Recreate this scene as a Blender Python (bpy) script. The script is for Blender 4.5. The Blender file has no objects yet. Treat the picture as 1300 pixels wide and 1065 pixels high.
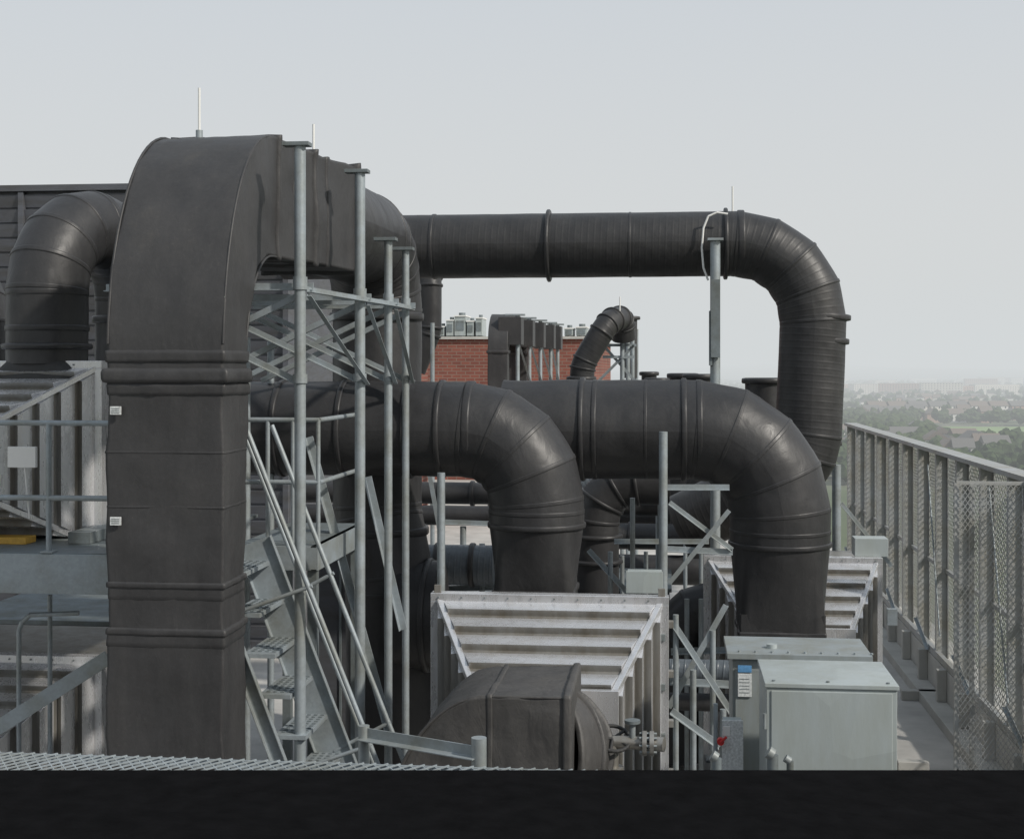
import bpy, bmesh, math, random
import numpy as np
from mathutils import Vector, noise, Matrix
random.seed(7); np.random.seed(7)
F=1800.0; TH=math.atan(200/1800.0); CS=math.cos(TH); SN=math.sin(TH); EYE=5.0
# image pixel u,v plus a chosen depth Y -> metres in building axes (Y = building long axis)
def W(u,v,Y):
    tx=(u-650)/F; tz=(470-v)/F
    rx=-SN+tx*CS; ry=CS+tx*SN
    t=Y/ry
    return Vector((rx*t,Y,EYE+tz*t))
def V(*a): return Vector(a)
scene=bpy.context.scene
# ------------------------------------------------------------------ materials
def newmat(name):
    m=bpy.data.materials.new(name); m.use_nodes=True
    nt=m.node_tree; b=nt.nodes['Principled BSDF']
    return m,nt,b
def N(nt,t,**k):
    n=nt.nodes.new(t)
    for a,b in k.items():
        setattr(n,a,b)
    return n
def noise_node(nt,scale,detail=4,rough=.55,vec=None,stretch=None,dist=0):
    tc=N(nt,'ShaderNodeTexCoord')
    mp=N(nt,'ShaderNodeMapping')
    if stretch: mp.inputs['Scale'].default_value=stretch
    nt.links.new(tc.outputs['Object'],mp.inputs['Vector'])
    n=N(nt,'ShaderNodeTexNoise'); n.inputs['Scale'].default_value=scale
    n.inputs['Detail'].default_value=detail; n.inputs['Roughness'].default_value=rough
    n.inputs['Distortion'].default_value=dist
    nt.links.new(mp.outputs['Vector'],n.inputs['Vector'])
    return n
def ramp(nt,src,stops):
    r=N(nt,'ShaderNodeValToRGB'); cr=r.color_ramp
    while len(cr.elements)<len(stops): cr.elements.new(.5)
    for e,(p,c) in zip(cr.elements,stops):
        e.position=p; e.color=(c[0],c[1],c[2],1)
    nt.links.new(src,r.inputs['Fac']); return r
def mul(nt,a,b,fac=1,mode='MULTIPLY'):
    m=N(nt,'ShaderNodeMix',data_type='RGBA',blend_type=mode)
    m.inputs[0].default_value=fac
    nt.links.new(a,m.inputs[6]); nt.links.new(b,m.inputs[7]); return m.outputs[2]
def membrane(name,base,ribs=0,rough=.45,bump=.25,ribh=.07,wrinkle=.10):
    m,nt,b=newmat(name)
    n1=noise_node(nt,1.3,4,.55)
    r1=ramp(nt,n1.outputs['Fac'],[(.3,[c*.82 for c in base]),(.55,base),(.75,[base[0]*1.2,base[1]*1.17,base[2]*1.12])])
    n2=noise_node(nt,5,6,.65,stretch=(1,1,.15))
    r2=ramp(nt,n2.outputs['Fac'],[(.35,(.82,.82,.83)),(.6,(1.0,1.0,1.0)),(.8,(1.3,1.27,1.2))])
    col=mul(nt,r1.outputs['Color'],r2.outputs['Color'])
    n5=noise_node(nt,34,4,.7)
    r5=ramp(nt,n5.outputs['Fac'],[(.3,(.9,.9,.9)),(.62,(1.05,1.05,1.05)),(.74,(1.4,1.36,1.3))])
    col=mul(nt,col,r5.outputs['Color'])
    nt.links.new(col,b.inputs['Base Color'])
    rr=ramp(nt,n2.outputs['Fac'],[(.3,(rough-.06,)*3),(.8,(rough+.12,)*3)])
    nt.links.new(rr.outputs['Color'],b.inputs['Roughness'])
    b.inputs['Specular IOR Level'].default_value=.42
    n3=noise_node(nt,2.6,2,.45); n4=noise_node(nt,70,2,.5); n6=noise_node(nt,7,3,.5,stretch=(1,1,.6),dist=1.2)
    add=N(nt,'ShaderNodeMath',operation='MULTIPLY_ADD'); add.inputs[1].default_value=.03
    nt.links.new(n4.outputs['Fac'],add.inputs[0]); nt.links.new(n3.outputs['Fac'],add.inputs[2])
    ad2=N(nt,'ShaderNodeMath',operation='MULTIPLY_ADD'); ad2.inputs[1].default_value=wrinkle*2
    nt.links.new(n6.outputs['Fac'],ad2.inputs[0]); nt.links.new(add.outputs[0],ad2.inputs[2])
    last=ad2.outputs[0]
    if ribs:
        uv=N(nt,'ShaderNodeUVMap'); sx=N(nt,'ShaderNodeSeparateXYZ')
        nt.links.new(uv.outputs['UV'],sx.inputs[0])
        k=N(nt,'ShaderNodeMath',operation='MULTIPLY_ADD'); k.inputs[1].default_value=2*math.pi/ribs
        nt.links.new(sx.outputs['X'],k.inputs[0])
        nt.links.new(sx.outputs['Y'],k.inputs[2])
        s=N(nt,'ShaderNodeMath',operation='SINE'); nt.links.new(k.outputs[0],s.inputs[0])
        pw=N(nt,'ShaderNodeMath',operation='MAXIMUM'); pw.inputs[1].default_value=0.4
        nt.links.new(s.outputs[0],pw.inputs[0])
        a2=N(nt,'ShaderNodeMath',operation='MULTIPLY_ADD'); a2.inputs[1].default_value=ribh
        nt.links.new(pw.outputs[0],a2.inputs[0]); nt.links.new(last,a2.inputs[2]); last=a2.outputs[0]
    bp=N(nt,'ShaderNodeBump'); bp.inputs['Strength'].default_value=bump; bp.inputs['Distance'].default_value=.08
    nt.links.new(last,bp.inputs['Height']); nt.links.new(bp.outputs['Normal'],b.inputs['Normal'])
    return m
def metal(name,base,metallic,rough,stain=.25,scale=40,stretch=(1,1,1),tint=(1,.93,.8),pos=(.3,.6)):
    m,nt,b=newmat(name)
    v=N(nt,'ShaderNodeTexVoronoi'); v.inputs['Scale'].default_value=scale
    tc=N(nt,'ShaderNodeTexCoord'); nt.links.new(tc.outputs['Object'],v.inputs['Vector'])
    sp=N(nt,'ShaderNodeSeparateColor'); nt.links.new(v.outputs['Color'],sp.inputs[0])
    r0=ramp(nt,sp.outputs[0],[(0,[c*.94 for c in base]),(1,[c*1.05 for c in base])])
    n=noise_node(nt,2.2,6,.65,stretch=stretch)
    r=ramp(nt,n.outputs['Fac'],[(pos[0],[t*(1-stain) for t in tint]),(pos[1],(1,1,1))])
    col=mul(nt,r0.outputs['Color'],r.outputs['Color'])
    nt.links.new(col,b.inputs['Base Color'])
    b.inputs['Metallic'].default_value=metallic
    n2=noise_node(nt,9,5,.6,stretch=stretch)
    rr=ramp(nt,n2.outputs['Fac'],[(.3,(rough-.06,)*3),(.7,(rough+.08,)*3)])
    nt.links.new(rr.outputs['Color'],b.inputs['Roughness'])
    bp=N(nt,'ShaderNodeBump'); bp.inputs['Strength'].default_value=.08; bp.inputs['Distance'].default_value=.02
    nt.links.new(n2.outputs['Fac'],bp.inputs['Height']); nt.links.new(bp.outputs['Normal'],b.inputs['Normal'])
    return m
def plain(name,base,rough=.6,var=.2,scale=3,metallic=0,bump=0,spec=.5):
    m,nt,b=newmat(name)
    n=noise_node(nt,scale,6,.6)
    r=ramp(nt,n.outputs['Fac'],[(.3,[c*(1-var) for c in base]),(.7,[min(1,c*(1+var)) for c in base])])
    nt.links.new(r.outputs['Color'],b.inputs['Base Color'])
    b.inputs['Roughness'].default_value=rough; b.inputs['Metallic'].default_value=metallic
    b.inputs['Specular IOR Level'].default_value=spec
    if bump:
        bp=N(nt,'ShaderNodeBump'); bp.inputs['Strength'].default_value=bump; bp.inputs['Distance'].default_value=.03
        nt.links.new(n.outputs['Fac'],bp.inputs['Height']); nt.links.new(bp.outputs['Normal'],b.inputs['Normal'])
    return m
M_DUCT=membrane('duct_membrane',(.044,.0435,.0445),rough=.52)
M_PIPE=membrane('pipe_membrane',(.033,.033,.0345),rough=.44)
M_RIB=membrane('spiral_pipe_membrane',(.032,.032,.033),ribs=.085,rough=.46,bump=.35,ribh=.08,wrinkle=.03)
M_CORR=membrane('corrugated_pipe',(.11,.13,.15),ribs=.07,rough=.4,bump=.6,ribh=.16)
M_FDUCT=membrane('foreground_duct_wrap',(.065,.063,.061),rough=.54,bump=.4,wrinkle=.16)
M_GALV=metal('galvanised_steel',(.30,.34,.365),.3,.48,.3,45)
M_GALVD=metal('galvanised_steel_dull',(.18,.21,.225),.3,.55,.35,45)
M_MESHM=metal('mesh_steel',(.36,.375,.38),.2,.55,.15,20)
M_SS=metal('stainless_sheet',(.66,.665,.68),.65,.28,.10,2,(2,2,.5),(1,.97,.93),(.28,.5))
M_SSD=metal('stainless_weathered_gap_shade',(.32,.315,.30),.6,.42,.3,3,(3,3,.4),(1,.93,.82))  # weathered sheet; on hoods its dark tone also paints shade between ribs
M_CAB=metal('cabinet_paint',(.34,.38,.385),.05,.42,.12,2,(2,2,.5),(1,.98,.92))
M_CABD=metal('unit_paint',(.24,.27,.28),.05,.5,.2,2,(2,2,.5))
M_WHITE=plain('white_paint',(.68,.68,.66),.5,.05)
M_RED=plain('red_paint',(.5,.03,.03),.4,.1)
M_BLACK=plain('black_rubber',(.03,.03,.03),.7,.3)
M_ROOF=plain('roof_membrane',(.40,.39,.37),.9,.2,1.2,bump=.2)
M_PAR=plain('parapet_concrete',(.42,.415,.39),.85,.15,1.5)
M_ADDEDKERB=plain('added_kerb_black',(.005,.005,.0055),1,.3,9,bump=.3,spec=.03)  # near-black for the added kerb
M_SIDING=metal('siding_paint',(.095,.10,.115),.2,.5,.25,2,(.5,.5,3))
M_LABEL=plain('label_sticker',(.55,.57,.57),.4,.3,60)
M_BLUE=plain('label_blue',(.1,.25,.45),.4,.2,60)
M_YEL=plain('label_yellow',(.5,.3,.05),.5,.2,20)
def brick():
    m,nt,b=newmat('red_brick')
    tc=N(nt,'ShaderNodeTexCoord'); mp=N(nt,'ShaderNodeMapping')
    mp.inputs['Rotation'].default_value=(math.radians(90),0,0)
    nt.links.new(tc.outputs['Object'],mp.inputs['Vector'])
    br=N(nt,'ShaderNodeTexBrick'); br.inputs['Scale'].default_value=1.0
    br.inputs['Brick Width'].default_value=.42; br.inputs['Row Height'].default_value=.15
    br.inputs['Mortar Size'].default_value=.02
    br.inputs['Color1'].default_value=(.25,.085,.06,1); br.inputs['Color2'].default_value=(.18,.06,.045,1)
    br.inputs['Mortar'].default_value=(.22,.15,.12,1)
    nt.links.new(mp.outputs['Vector'],br.inputs['Vector'])
    n=noise_node(nt,.6,5,.6); r=ramp(nt,n.outputs['Fac'],[(.3,(.75,.75,.75)),(.7,(1.15,1.1,1.1))])
    nt.links.new(mul(nt,br.outputs['Color'],r.outputs['Color']),b.inputs['Base Color'])
    b.inputs['Roughness'].default_value=.9
    return m
M_BRICK=brick()
# ------------------------------------------------------------------ mesh builder
class MB:
    def __init__(s,name):
        s.name=name; s.v=[]; s.f=[]; s.m=[]; s.sm=[]; s.uv=[]; s.mats=[]
    def mi(s,mat):
        if mat not in s.mats: s.mats.append(mat)
        return s.mats.index(mat)
    def add(s,vs,fs,mat,smooth=False,uvs=None):
        o=len(s.v); s.v.extend([tuple(x) for x in vs]); k=s.mi(mat)
        for f in fs:
            s.f.append(tuple(i+o for i in f)); s.m.append(k); s.sm.append(smooth)
        if uvs is None: s.uv.extend([(0,0)]*len(vs))
        else: s.uv.extend(uvs)
    def box(s,x0,x1,y0,y1,z0,z1,mat):
        vs=[(x,y,z) for x in (x0,x1) for y in (y0,y1) for z in (z0,z1)]
        s.add(vs,[(0,1,3,2),(4,6,7,5),(0,4,5,1),(2,3,7,6),(0,2,6,4),(1,5,7,3)],mat)
    def prism(s,prof,p,q,mat,up=None):
        p=Vector(p);q=Vector(q); d=(q-p)
        if d.length<1e-6: return
        d.normalize()
        if up is None: up=V(0,0,1)
        if abs(d.dot(up))>.98: up=V(0,1,0)
        side=d.cross(up).normalized(); u2=side.cross(d).normalized()
        n=len(prof)
        vs=[p+side*a+u2*b for a,b in prof]+[q+side*a+u2*b for a,b in prof]
        fs=[(i,(i+1)%n,(i+1)%n+n,i+n) for i in range(n)]
        fs+= [tuple(range(n-1,-1,-1)),tuple(range(n,2*n))]
        s.add(vs,fs,mat)
    def bar(s,p,q,w,h,mat,up=None):
        s.prism([(-w/2,-h/2),(w/2,-h/2),(w/2,h/2),(-w/2,h/2)],p,q,mat,up)
    def angle(s,p,q,w,mat,up=None,t=.008):
        s.prism([(0,0),(w,0),(w,t),(t,t),(t,w),(0,w)],p,q,mat,up)
    def channel(s,p,q,h,w,mat,up=None,t=.012):
        s.prism([(0,-h/2),(w,-h/2),(w,-h/2+t),(t,-h/2+t),(t,h/2-t),(w,h/2-t),(w,h/2),(0,h/2)],p,q,mat,up)
    def rod(s,p,q,r,mat,n=14):
        p=Vector(p);q=Vector(q);d=(q-p).normalized()
        a=V(0,0,1) if abs(d.z)<.9 else V(1,0,0)
        x=d.cross(a).normalized(); y=d.cross(x)
        ring=lambda c:[c+x*r*math.cos(2*math.pi*i/n)+y*r*math.sin(2*math.pi*i/n) for i in range(n)]
        vs=ring(p)+ring(q)
        s.add(vs,[(i,(i+1)%n,(i+1)%n+n,i+n) for i in range(n)],mat,True)
        s.add(ring(p),[tuple(range(n-1,-1,-1))],mat); s.add(ring(q),[tuple(range(n))],mat)
    def polyrod(s,pts,r,mat,n=10):
        for a,b in zip(pts[:-1],pts[1:]): s.rod(a,b,r,mat,n)
    def rings(s,pts,tans,radii,mat,seams=(),n=64,wr=0.0,cap=(False,False)):
        x=None; L=0; rows=[]
        for i,(p,t) in enumerate(zip(pts,tans)):
            t=t.normalized()
            if x is None:
                a=V(0,0,1) if abs(t.z)<.9 else V(1,0,0)
                x=t.cross(a).normalized()
            else:
                x=(x-t*x.dot(t)).normalized()
            y=t.cross(x)
            if i: L+=(p-pts[i-1]).length
            row=[];uv=[]
            for k in range(n+1):
                an=2*math.pi*k/n
                dr=x*math.cos(an)+y*math.sin(an)
                r=radii[i]
                if wr:
                    q=p+dr*r
                    r*=1+wr*(noise.noise(q*2.2)+.5*noise.noise(q*5.5)+.3*noise.noise(q*12))
                row.append(p+dr*r); uv.append((L,an))
            rows.append((row,uv))
        cuts=[0]+sorted(k for k in seams if 0<k<len(pts)-1)+[len(pts)-1]
        for a,b in zip(cuts[:-1],cuts[1:]):
            vs=[];uvs=[];fs=[]
            for j in range(a,b+1):
                vs+=rows[j][0]; uvs+=rows[j][1]
            m=n+1
            for j in range(b-a):
                for k in range(n):
                    fs.append((j*m+k,j*m+k+1,(j+1)*m+k+1,(j+1)*m+k))
            s.add(vs,fs,mat,True,uvs)
        if cap[0]: s.add(rows[0][0][:-1],[tuple(range(n-1,-1,-1))],mat)
        if cap[1]: s.add(rows[-1][0][:-1],[tuple(range(n))],mat)
    def band(s,p,t,r,mat,h=.03,w=.09):
        t=t.normalized()
        offs=[(-.5,-.01),(-.42,h*.75),(-.25,h),(.25,h),(.42,h*.75),(.5,-.01)]
        s.rings([p+t*(a*w) for a,_ in offs],[t]*6,[r+b for _,b in offs],mat,wr=.014)
    def pipe(s,pts,R,r,mat,gores=4,wr=.014,bands=True,step=.1,cap=(True,True),bh=.004,bw=.05):
        pts=[Vector(p) for p in pts]
        st=[(pts[0],False)]
        cur=pts[0]
        for i in range(1,len(pts)):
            if i<len(pts)-1:
                d1=(pts[i]-pts[i-1]).normalized(); d2=(pts[i+1]-pts[i]).normalized()
                phi=d1.angle(d2)
                Rr=R[i-1] if isinstance(R,(list,tuple)) else R
                L=Rr*math.tan(phi/2)
                a=pts[i]-d1*L; b=pts[i]+d2*L
                ax=d1.cross(d2).normalized(); c=a+ax.cross(d1)*Rr
                arc=[]
                ng=max(1,round(gores*phi/(math.pi/2)))
                for g in range(ng+1):
                    M=Matrix.Rotation(phi*g/ng,3,ax); arc.append(c+M@(a-c))
            else: a=pts[i]; arc=None
            n=max(1,int((a-cur).length/step))
            for k in range(1,n+1): st.append((cur.lerp(a,k/n),False))
            if arc:
                st[-1]=(a,True)
                for g in range(1,len(arc)):
                    for q in (.25,.5,.75): st.append((arc[g-1].lerp(arc[g],q),False))
                    st.append((arc[g],True))
                cur=arc[-1]
        P=[x[0] for x in st]; T=[]
        for i in range(len(P)):
            if i==0: T.append(P[1]-P[0])
            elif i==len(P)-1: T.append(P[-1]-P[-2])
            else: T.append((P[i+1]-P[i]).normalized()+(P[i]-P[i-1]).normalized())
        rad=[r]*len(P)
        seams=[i for i,x in enumerate(st) if x[1]]
        for a,b in zip(seams[:-1],seams[1:]):
            if b-a==4:
                ta,tb=T[a].normalized(),T[b].normalized()
                for q in (1,2,3): T[a+q]=ta.lerp(tb,q/4)
        s.rings(P,T,rad,mat,seams,wr=wr,cap=cap)
        if bands:
            for i in seams: s.band(P[i],T[i],rad[i]*1.002,mat,h=bh*random.uniform(.6,1.5),w=bw)
        return P
    def loft_rect(s,secs,mat,wr=.012):
        par=[0,.025,.08,.16,.25,.34,.43,.52,.61,.7,.79,.88,.975]
        rows=[]
        for c in secs:
            cen=(c[0]+c[1]+c[2]+c[3])/4; row=[]
            for k in range(4):
                for t in par:
                    p=c[k].lerp(c[(k+1)%4],t)
                    if wr:
                        o=(p-cen).normalized()
                        p=p+o*(wr*(noise.noise(p*2.3)+.6*noise.noise(p*6)+.25*noise.noise(p*13)))
                    row.append(p)
            rows.append(row)
        n=len(rows[0]); vs=[p for r in rows for p in r]; fs=[]
        for j in range(len(rows)-1):
            for k in range(n):
                fs.append((j*n+k,j*n+(k+1)%n,(j+1)*n+(k+1)%n,(j+1)*n+k))
        s.add(vs,fs,mat,True)
        s.add(rows[0],[tuple(range(n-1,-1,-1))],mat); s.add(rows[-1],[tuple(range(n))],mat)
    def rect_band(s,c,t,mat,h=.035,w=.1):
        cen=sum(c,V(0,0,0))/4; t=t.normalized()
        def off(a,hh): return [p+t*a+((p-cen).normalized()*hh*1.4) for p in c]
        s.loft_rect([off(-w/2,-.01),off(-w*.4,h*.8),off(-w*.2,h),off(w*.2,h),off(w*.4,h*.8),off(w/2,-.01)],mat,wr=.024)
    def round_to_rect(s,c0,r,c1,hw,hd,mat,n=48,steps=5):
        rows=[]
        for j in range(steps+1):
            t=j/steps; row=[]; c=c0.lerp(c1,t)
            for k in range(n):
                an=2*math.pi*k/n; ca,sa=math.cos(an),math.sin(an)
                m=max(abs(ca),abs(sa)); 
                a=V(ca*r,sa*r,0); b=V(ca/m*hw,sa/m*hd,0)
                row.append(c+a.lerp(b,t))
            rows.append(row)
        vs=[p for r_ in rows for p in r_]
        s.add(vs,[(j*n+k,j*n+(k+1)%n,(j+1)*n+(k+1)%n,(j+1)*n+k) for j in range(steps) for k in range(n)],mat,True)
    def meshpanel(s,o,ux,uy,w,h,cw,ch,wire,mat,th=None):
        ux=ux.normalized();uy=uy.normalized();nn=ux.cross(uy).normalized(); th=th or wire
        run=h*cw/ch
        k=-int(run/cw)-1
        while k*cw<w:
            for sg in (1,-1):
                x0=k*cw
                t0=max(0,-x0/run); t1=min(1,(w-x0)/run)
                if t1>t0+1e-4:
                    ya,yb=(t0*h,t1*h) if sg==1 else (h-t0*h,h-t1*h)
                    off=nn*(th*.55*sg)
                    s.bar(o+ux*(x0+t0*run)+uy*ya+off,o+ux*(x0+t1*run)+uy*yb+off,th,wire,mat,up=nn)
            k+=1
    def build(s,bevel=0):
        me=bpy.data.meshes.new(s.name); me.from_pydata(s.v,[],s.f)
        for m in s.mats: me.materials.append(m)
        me.polygons.foreach_set('material_index',s.m); me.polygons.foreach_set('use_smooth',s.sm)
        uvl=me.uv_layers.new(name='UVMap')
        li=np.zeros(len(me.loops),dtype=np.int32); me.loops.foreach_get('vertex_index',li)
        uvl.data.foreach_set('uv',np.array(s.uv,dtype=np.float32)[li].ravel())
        me.update(); ob=bpy.data.objects.new(s.name,me); scene.collection.objects.link(ob)
        if bevel:
            bm=ob.modifiers.new('bevel','BEVEL'); bm.width=bevel; bm.segments=2; bm.limit_method='ANGLE'; bm.angle_limit=math.radians(50)
        return ob
def hood(mb,xc,zc,Yb,Yf,wb,hb,wf,hf,nr,mat,zf=None,xf=None,base=None):
    zf=zc if zf is None else zf; xf=xc if xf is None else xf; base=base or M_SSD
    B=[V(xc-wb/2,Yb,zc+hb/2),V(xc+wb/2,Yb,zc+hb/2),V(xc+wb/2,Yb,zc-hb/2),V(xc-wb/2,Yb,zc-hb/2)]
    Fr=[V(xf-wf/2,Yf,zf+hf/2),V(xf+wf/2,Yf,zf+hf/2),V(xf+wf/2,Yf,zf-hf/2),V(xf-wf/2,Yf,zf-hf/2)]
    for k in range(4):
        a,b,c,d=B[k],B[(k+1)%4],Fr[(k+1)%4],Fr[k]
        mb.add([a,b,c,d],[(0,1,2,3)],base)  # darker base sheet: shade in the rib gaps is put into the colour
        n=(b-a).cross(d-a).normalized()
        cen=(a+b+c+d)/4
        if n.dot(cen-V(xc,Yb,zc))<0: n=-n
        H=.06
        for i in range(nr):
            s0=i/nr+.01; s1=(i+.84)/nr
            p0=a.lerp(d,s0);q0=b.lerp(c,s0);p1=a.lerp(d,s1);q1=b.lerp(c,s1)
            e=(q1-p1).normalized()*.03
            P=[p0+e+n*.012,q0-e+n*.012,q1-e+n*H,p1+e+n*H,p1+e,q1-e]
            mb.add(P,[(0,1,2,3),(0,3,4),(1,5,2)],mat); mb.add(P[2:],[(1,0,3,2)],base)  # risers take the dark base too, shade painted in
        mb.bar(a,d,.05,.05,mat)
    x0,x1,z0,z1=xc-wb/2,xc+wb/2,zc-hb/2,zc+hb/2
    t=.07
    mb.box(x0-t,x1+t,Yb-.03,Yb+.1,z1,z1+t,mat); mb.box(x0-t,x1+t,Yb-.03,Yb+.1,z0-t,z0,mat)
    mb.box(x0-t,x0,Yb-.028,Yb+.098,z0,z1,mat); mb.box(x1,x1+t,Yb-.028,Yb+.098,z0,z1,mat)
    mb.box(xf-wf/2-.04,xf+wf/2+.04,Yf-.05,Yf+.01,zf-hf/2-.04,zf+hf/2+.04,mat)
    k=0
    while x0+k*.2<x1:
        mb.rod(V(x0+k*.2,Yb-.042,z1+t/2),V(x0+k*.2,Yb-.03,z1+t/2),.008,M_GALVD,6); k+=1
# ------------------------------------------------------------------ arched rectangular duct
def arch_sections(X0,X1,Y,zt,zs=5.05,xs=.3,k=1.0,z0=0):
    S=[]
    for i in range(40):
        z=z0+(zs-z0)*i/39
        S.append([V(X0,Y,z),V(X1,Y,z),V(X1,Y+.56,z),V(X0,Y+.56,z)])
    for i in range(1,21):
        a=math.pi/2*i/20
        yo=Y+1.3*(1-math.cos(a)); zo=zs+(zt-zs)*math.sin(a)
        yi=Y+.56+.74*(1-math.cos(a)); zi=zs+(zt-.97-zs)*math.sin(a)
        S.append([V(X0,yo,zo),V(X1,yo,zo),V(X1,yi,zi),V(X0,yi,zi)])
    for i in range(1,21):
        t=i/20; y=Y+1.3+1.9*t
        S.append([V(X0+xs*t,y,zt),V(X1+xs*t,y,zt),V(X1+xs*t,y,zt-.97),V(X0+xs*t,y,zt-.97)])
    return S
mb=MB('arched_rectangular_duct')
X0,X1=-4.10,-3.22
S=arch_sections(X0,X1,10.0,6.9)
mb.loft_rect(S,M_DUCT,wr=.022)
def vsec(z,e=0): return [V(X0-e,10-e,z),V(X1+e,10-e,z),V(X1+e,10.56+e,z),V(X0-e,10.56+e,z)]
for z,h,w in ((4.96,.035,.12),(5.1,.015,.1),(4.86,.012,.1),(3.43,.018,.05),(3.38,.006,.14),(3.09,.02,.06),(3.04,.008,.14),(4.4,.003,.02),(4.0,.003,.02)):
    mb.rect_band(vsec(z),V(0,0,1),M_DUCT,h,w)
for i,h,w in ((60,.03,.05),(64,.015,.12),(68,.03,.06),(71,.012,.08),(78,.035,.06)):
    c=S[i]; mb.rect_band(c,V(.15,1,0),M_DUCT,h,w)
for k_ in (0,1):
    mb.polyrod([S[i][k_]+V((.004,-.004)[k_],.004,-.002) for i in range(40,61)],.011,M_DUCT,8)
mb.polyrod([S[i][2]+V(-.002,0,0) for i in range(40,61)],.010,M_DUCT,8)
for vv in (521,661):
    p=W(148,vv,9.985); mb.box(p.x-.04,p.x+.04,9.96,9.975,p.z-.03,p.z+.03,M_LABEL)
    for q in (-.015,.0,.015): mb.box(p.x-.03,p.x+.03,9.957,9.96,p.z+q-.002,p.z+q+.002,M_GALVD)
cx=-3.36
pts=[V(cx,13.15,6.42),V(-3.28,15.75,6.42),V(-3.28,15.75,3.4),V(-3.1,15.6,2.6),V(-3.1,15.6,0)]
mb.pipe(pts,[.75,.5,.5],.5,M_PIPE,gores=5,bh=.006)
for z in (5.6,4.5,3.2): mb.band(V(-3.28 if z>3.4 else -3.22,15.72,z),V(0,0,1),.5,M_PIPE,h=.03,w=.1)
for (u,v0,v1,Y) in ((253,112,172,11.2),(398,158,210,12.2)):
    a=W(u,v1,Y);b=W(u,v0,Y); mb.rod(a,b,.011,M_WHITE,8); mb.rod(a-V(0,0,.03),a+V(0,0,.04),.03,M_GALV,8)
mb.build()
mb=MB('duct_support_frame')
posts=[(381,186,10.7,.044),(457,220,12.3,.046),(493,306,13.2,.038),(515,318,14.0,.036)]
tops=[]
for i,(u,v,Y,r) in enumerate(posts):
    p=W(u,v,Y); x=p.x
    mb.rod(V(x,Y,0),V(x,Y,p.z),r,M_GALV,18)
    mb.box(x-.13,x+.08,Y-.06,Y+.06,p.z,p.z+.03,M_GALVD)
    mb.rod(V(x,Y,5.62),V(x,Y,5.72),r+.012,M_GALV,18); mb.rod(V(x,Y,4.9),V(x,Y,4.97),r+.012,M_GALV,18)
    mb.box(x-.1,x+.1,Y-.1,Y+.1,0,.02,M_GALV)
    xl=x-1.5
    mb.rod(V(xl,Y+.4,0),V(xl,Y+.4,p.z-.9),r,M_GALV,14)
    y2=Y+.06
    zb=5.62
    mb.angle(V(xl-.1,y2+.05,zb),V(x+.08,y2+.05,zb),.06,M_GALV)
    mb.angle(V(xl,y2,zb-.05),V(x,y2,zb-.75),.05,M_GALV); mb.angle(V(x,y2+.02,zb-.05),V(xl,y2+.02,zb-.75),.05,M_GALV)
    tops.append(V(x,Y,zb))
for a,b in zip(tops[:-1],tops[1:]):
    mb.angle(a+V(.05,0,-.02),b+V(.05,0,-.02),.045,M_GALV)
    mb.angle(a+V(.05,0,-.05),b+V(.05,0,-.75),.04,M_GALV)
for (a,b,Y) in (((388,556),(492,935),12.4),((463,606),(508,800),13.4)):
    mb.angle(W(*a,Y),W(*b,Y),.07,M_GALV)
mb.build(.002)
# ------------------------------------------------------------------ main pipes
mb=MB('overhead_spiral_duct_pipe')
Y=19.0; z=W(700,312,Y).z; r=.43
xa=W(470,312,Y).x; xb=W(1036,312,Y).x
xc=W(1024,600,Y).x
mb.pipe([V(xa-1.2,Y,z),V(xb,Y,z),V(xc,Y-.1,3.75),V(xc-1.6,Y+.4,2.9)],[1.0,.7],r,M_RIB,gores=4,bh=.006,wr=.008)
for u,h,w in ((697,.055,.06),(552,.012,.05),(921,.045,.06),(940,.012,.1),(800,.008,.04)):
    mb.band(V(W(u,312,Y).x,Y,z),V(1,0,0),r,M_PIPE,h,w)
for vv in (402,432,560): 
    q=W(1036-(vv-402)*.07,vv,Y); mb.band(q,V(.05,0,1),r,M_PIPE,.02,.08)
a=W(930,274,Y); mb.rod(a-V(0,0,.05),W(930,237,Y),.012,M_WHITE,8)
cab=[W(*q,Y-.5) for q in ((899,356),(893,340),(891,315),(893,290),(899,275),(910,270),(924,272))]
mb.polyrod(cab,.014,M_WHITE)
mb.build()
mb=MB('pipe_support_post')
p=W(908,306,18.4); mb.rod(V(p.x,18.4,0),p,.065,M_GALV,18)
mb.box(p.x-.06,p.x+.06,18.28,18.33,p.z-1.5,p.z-.5,M_GALVD)
mb.channel(V(p.x-.08,18.36,p.z-.9),V(p.x-.08,18.36,p.z-1.6),.1,.04,M_GALVD,up=V(0,1,0))
mb.box(p.x-.1,p.x+.1,18.3,18.5,p.z,p.z+.03,M_GALV)
mb.box(p.x-.12,p.x+.12,18.25,18.55,0,.03,M_GALV)
mb.build(.003)

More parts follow.
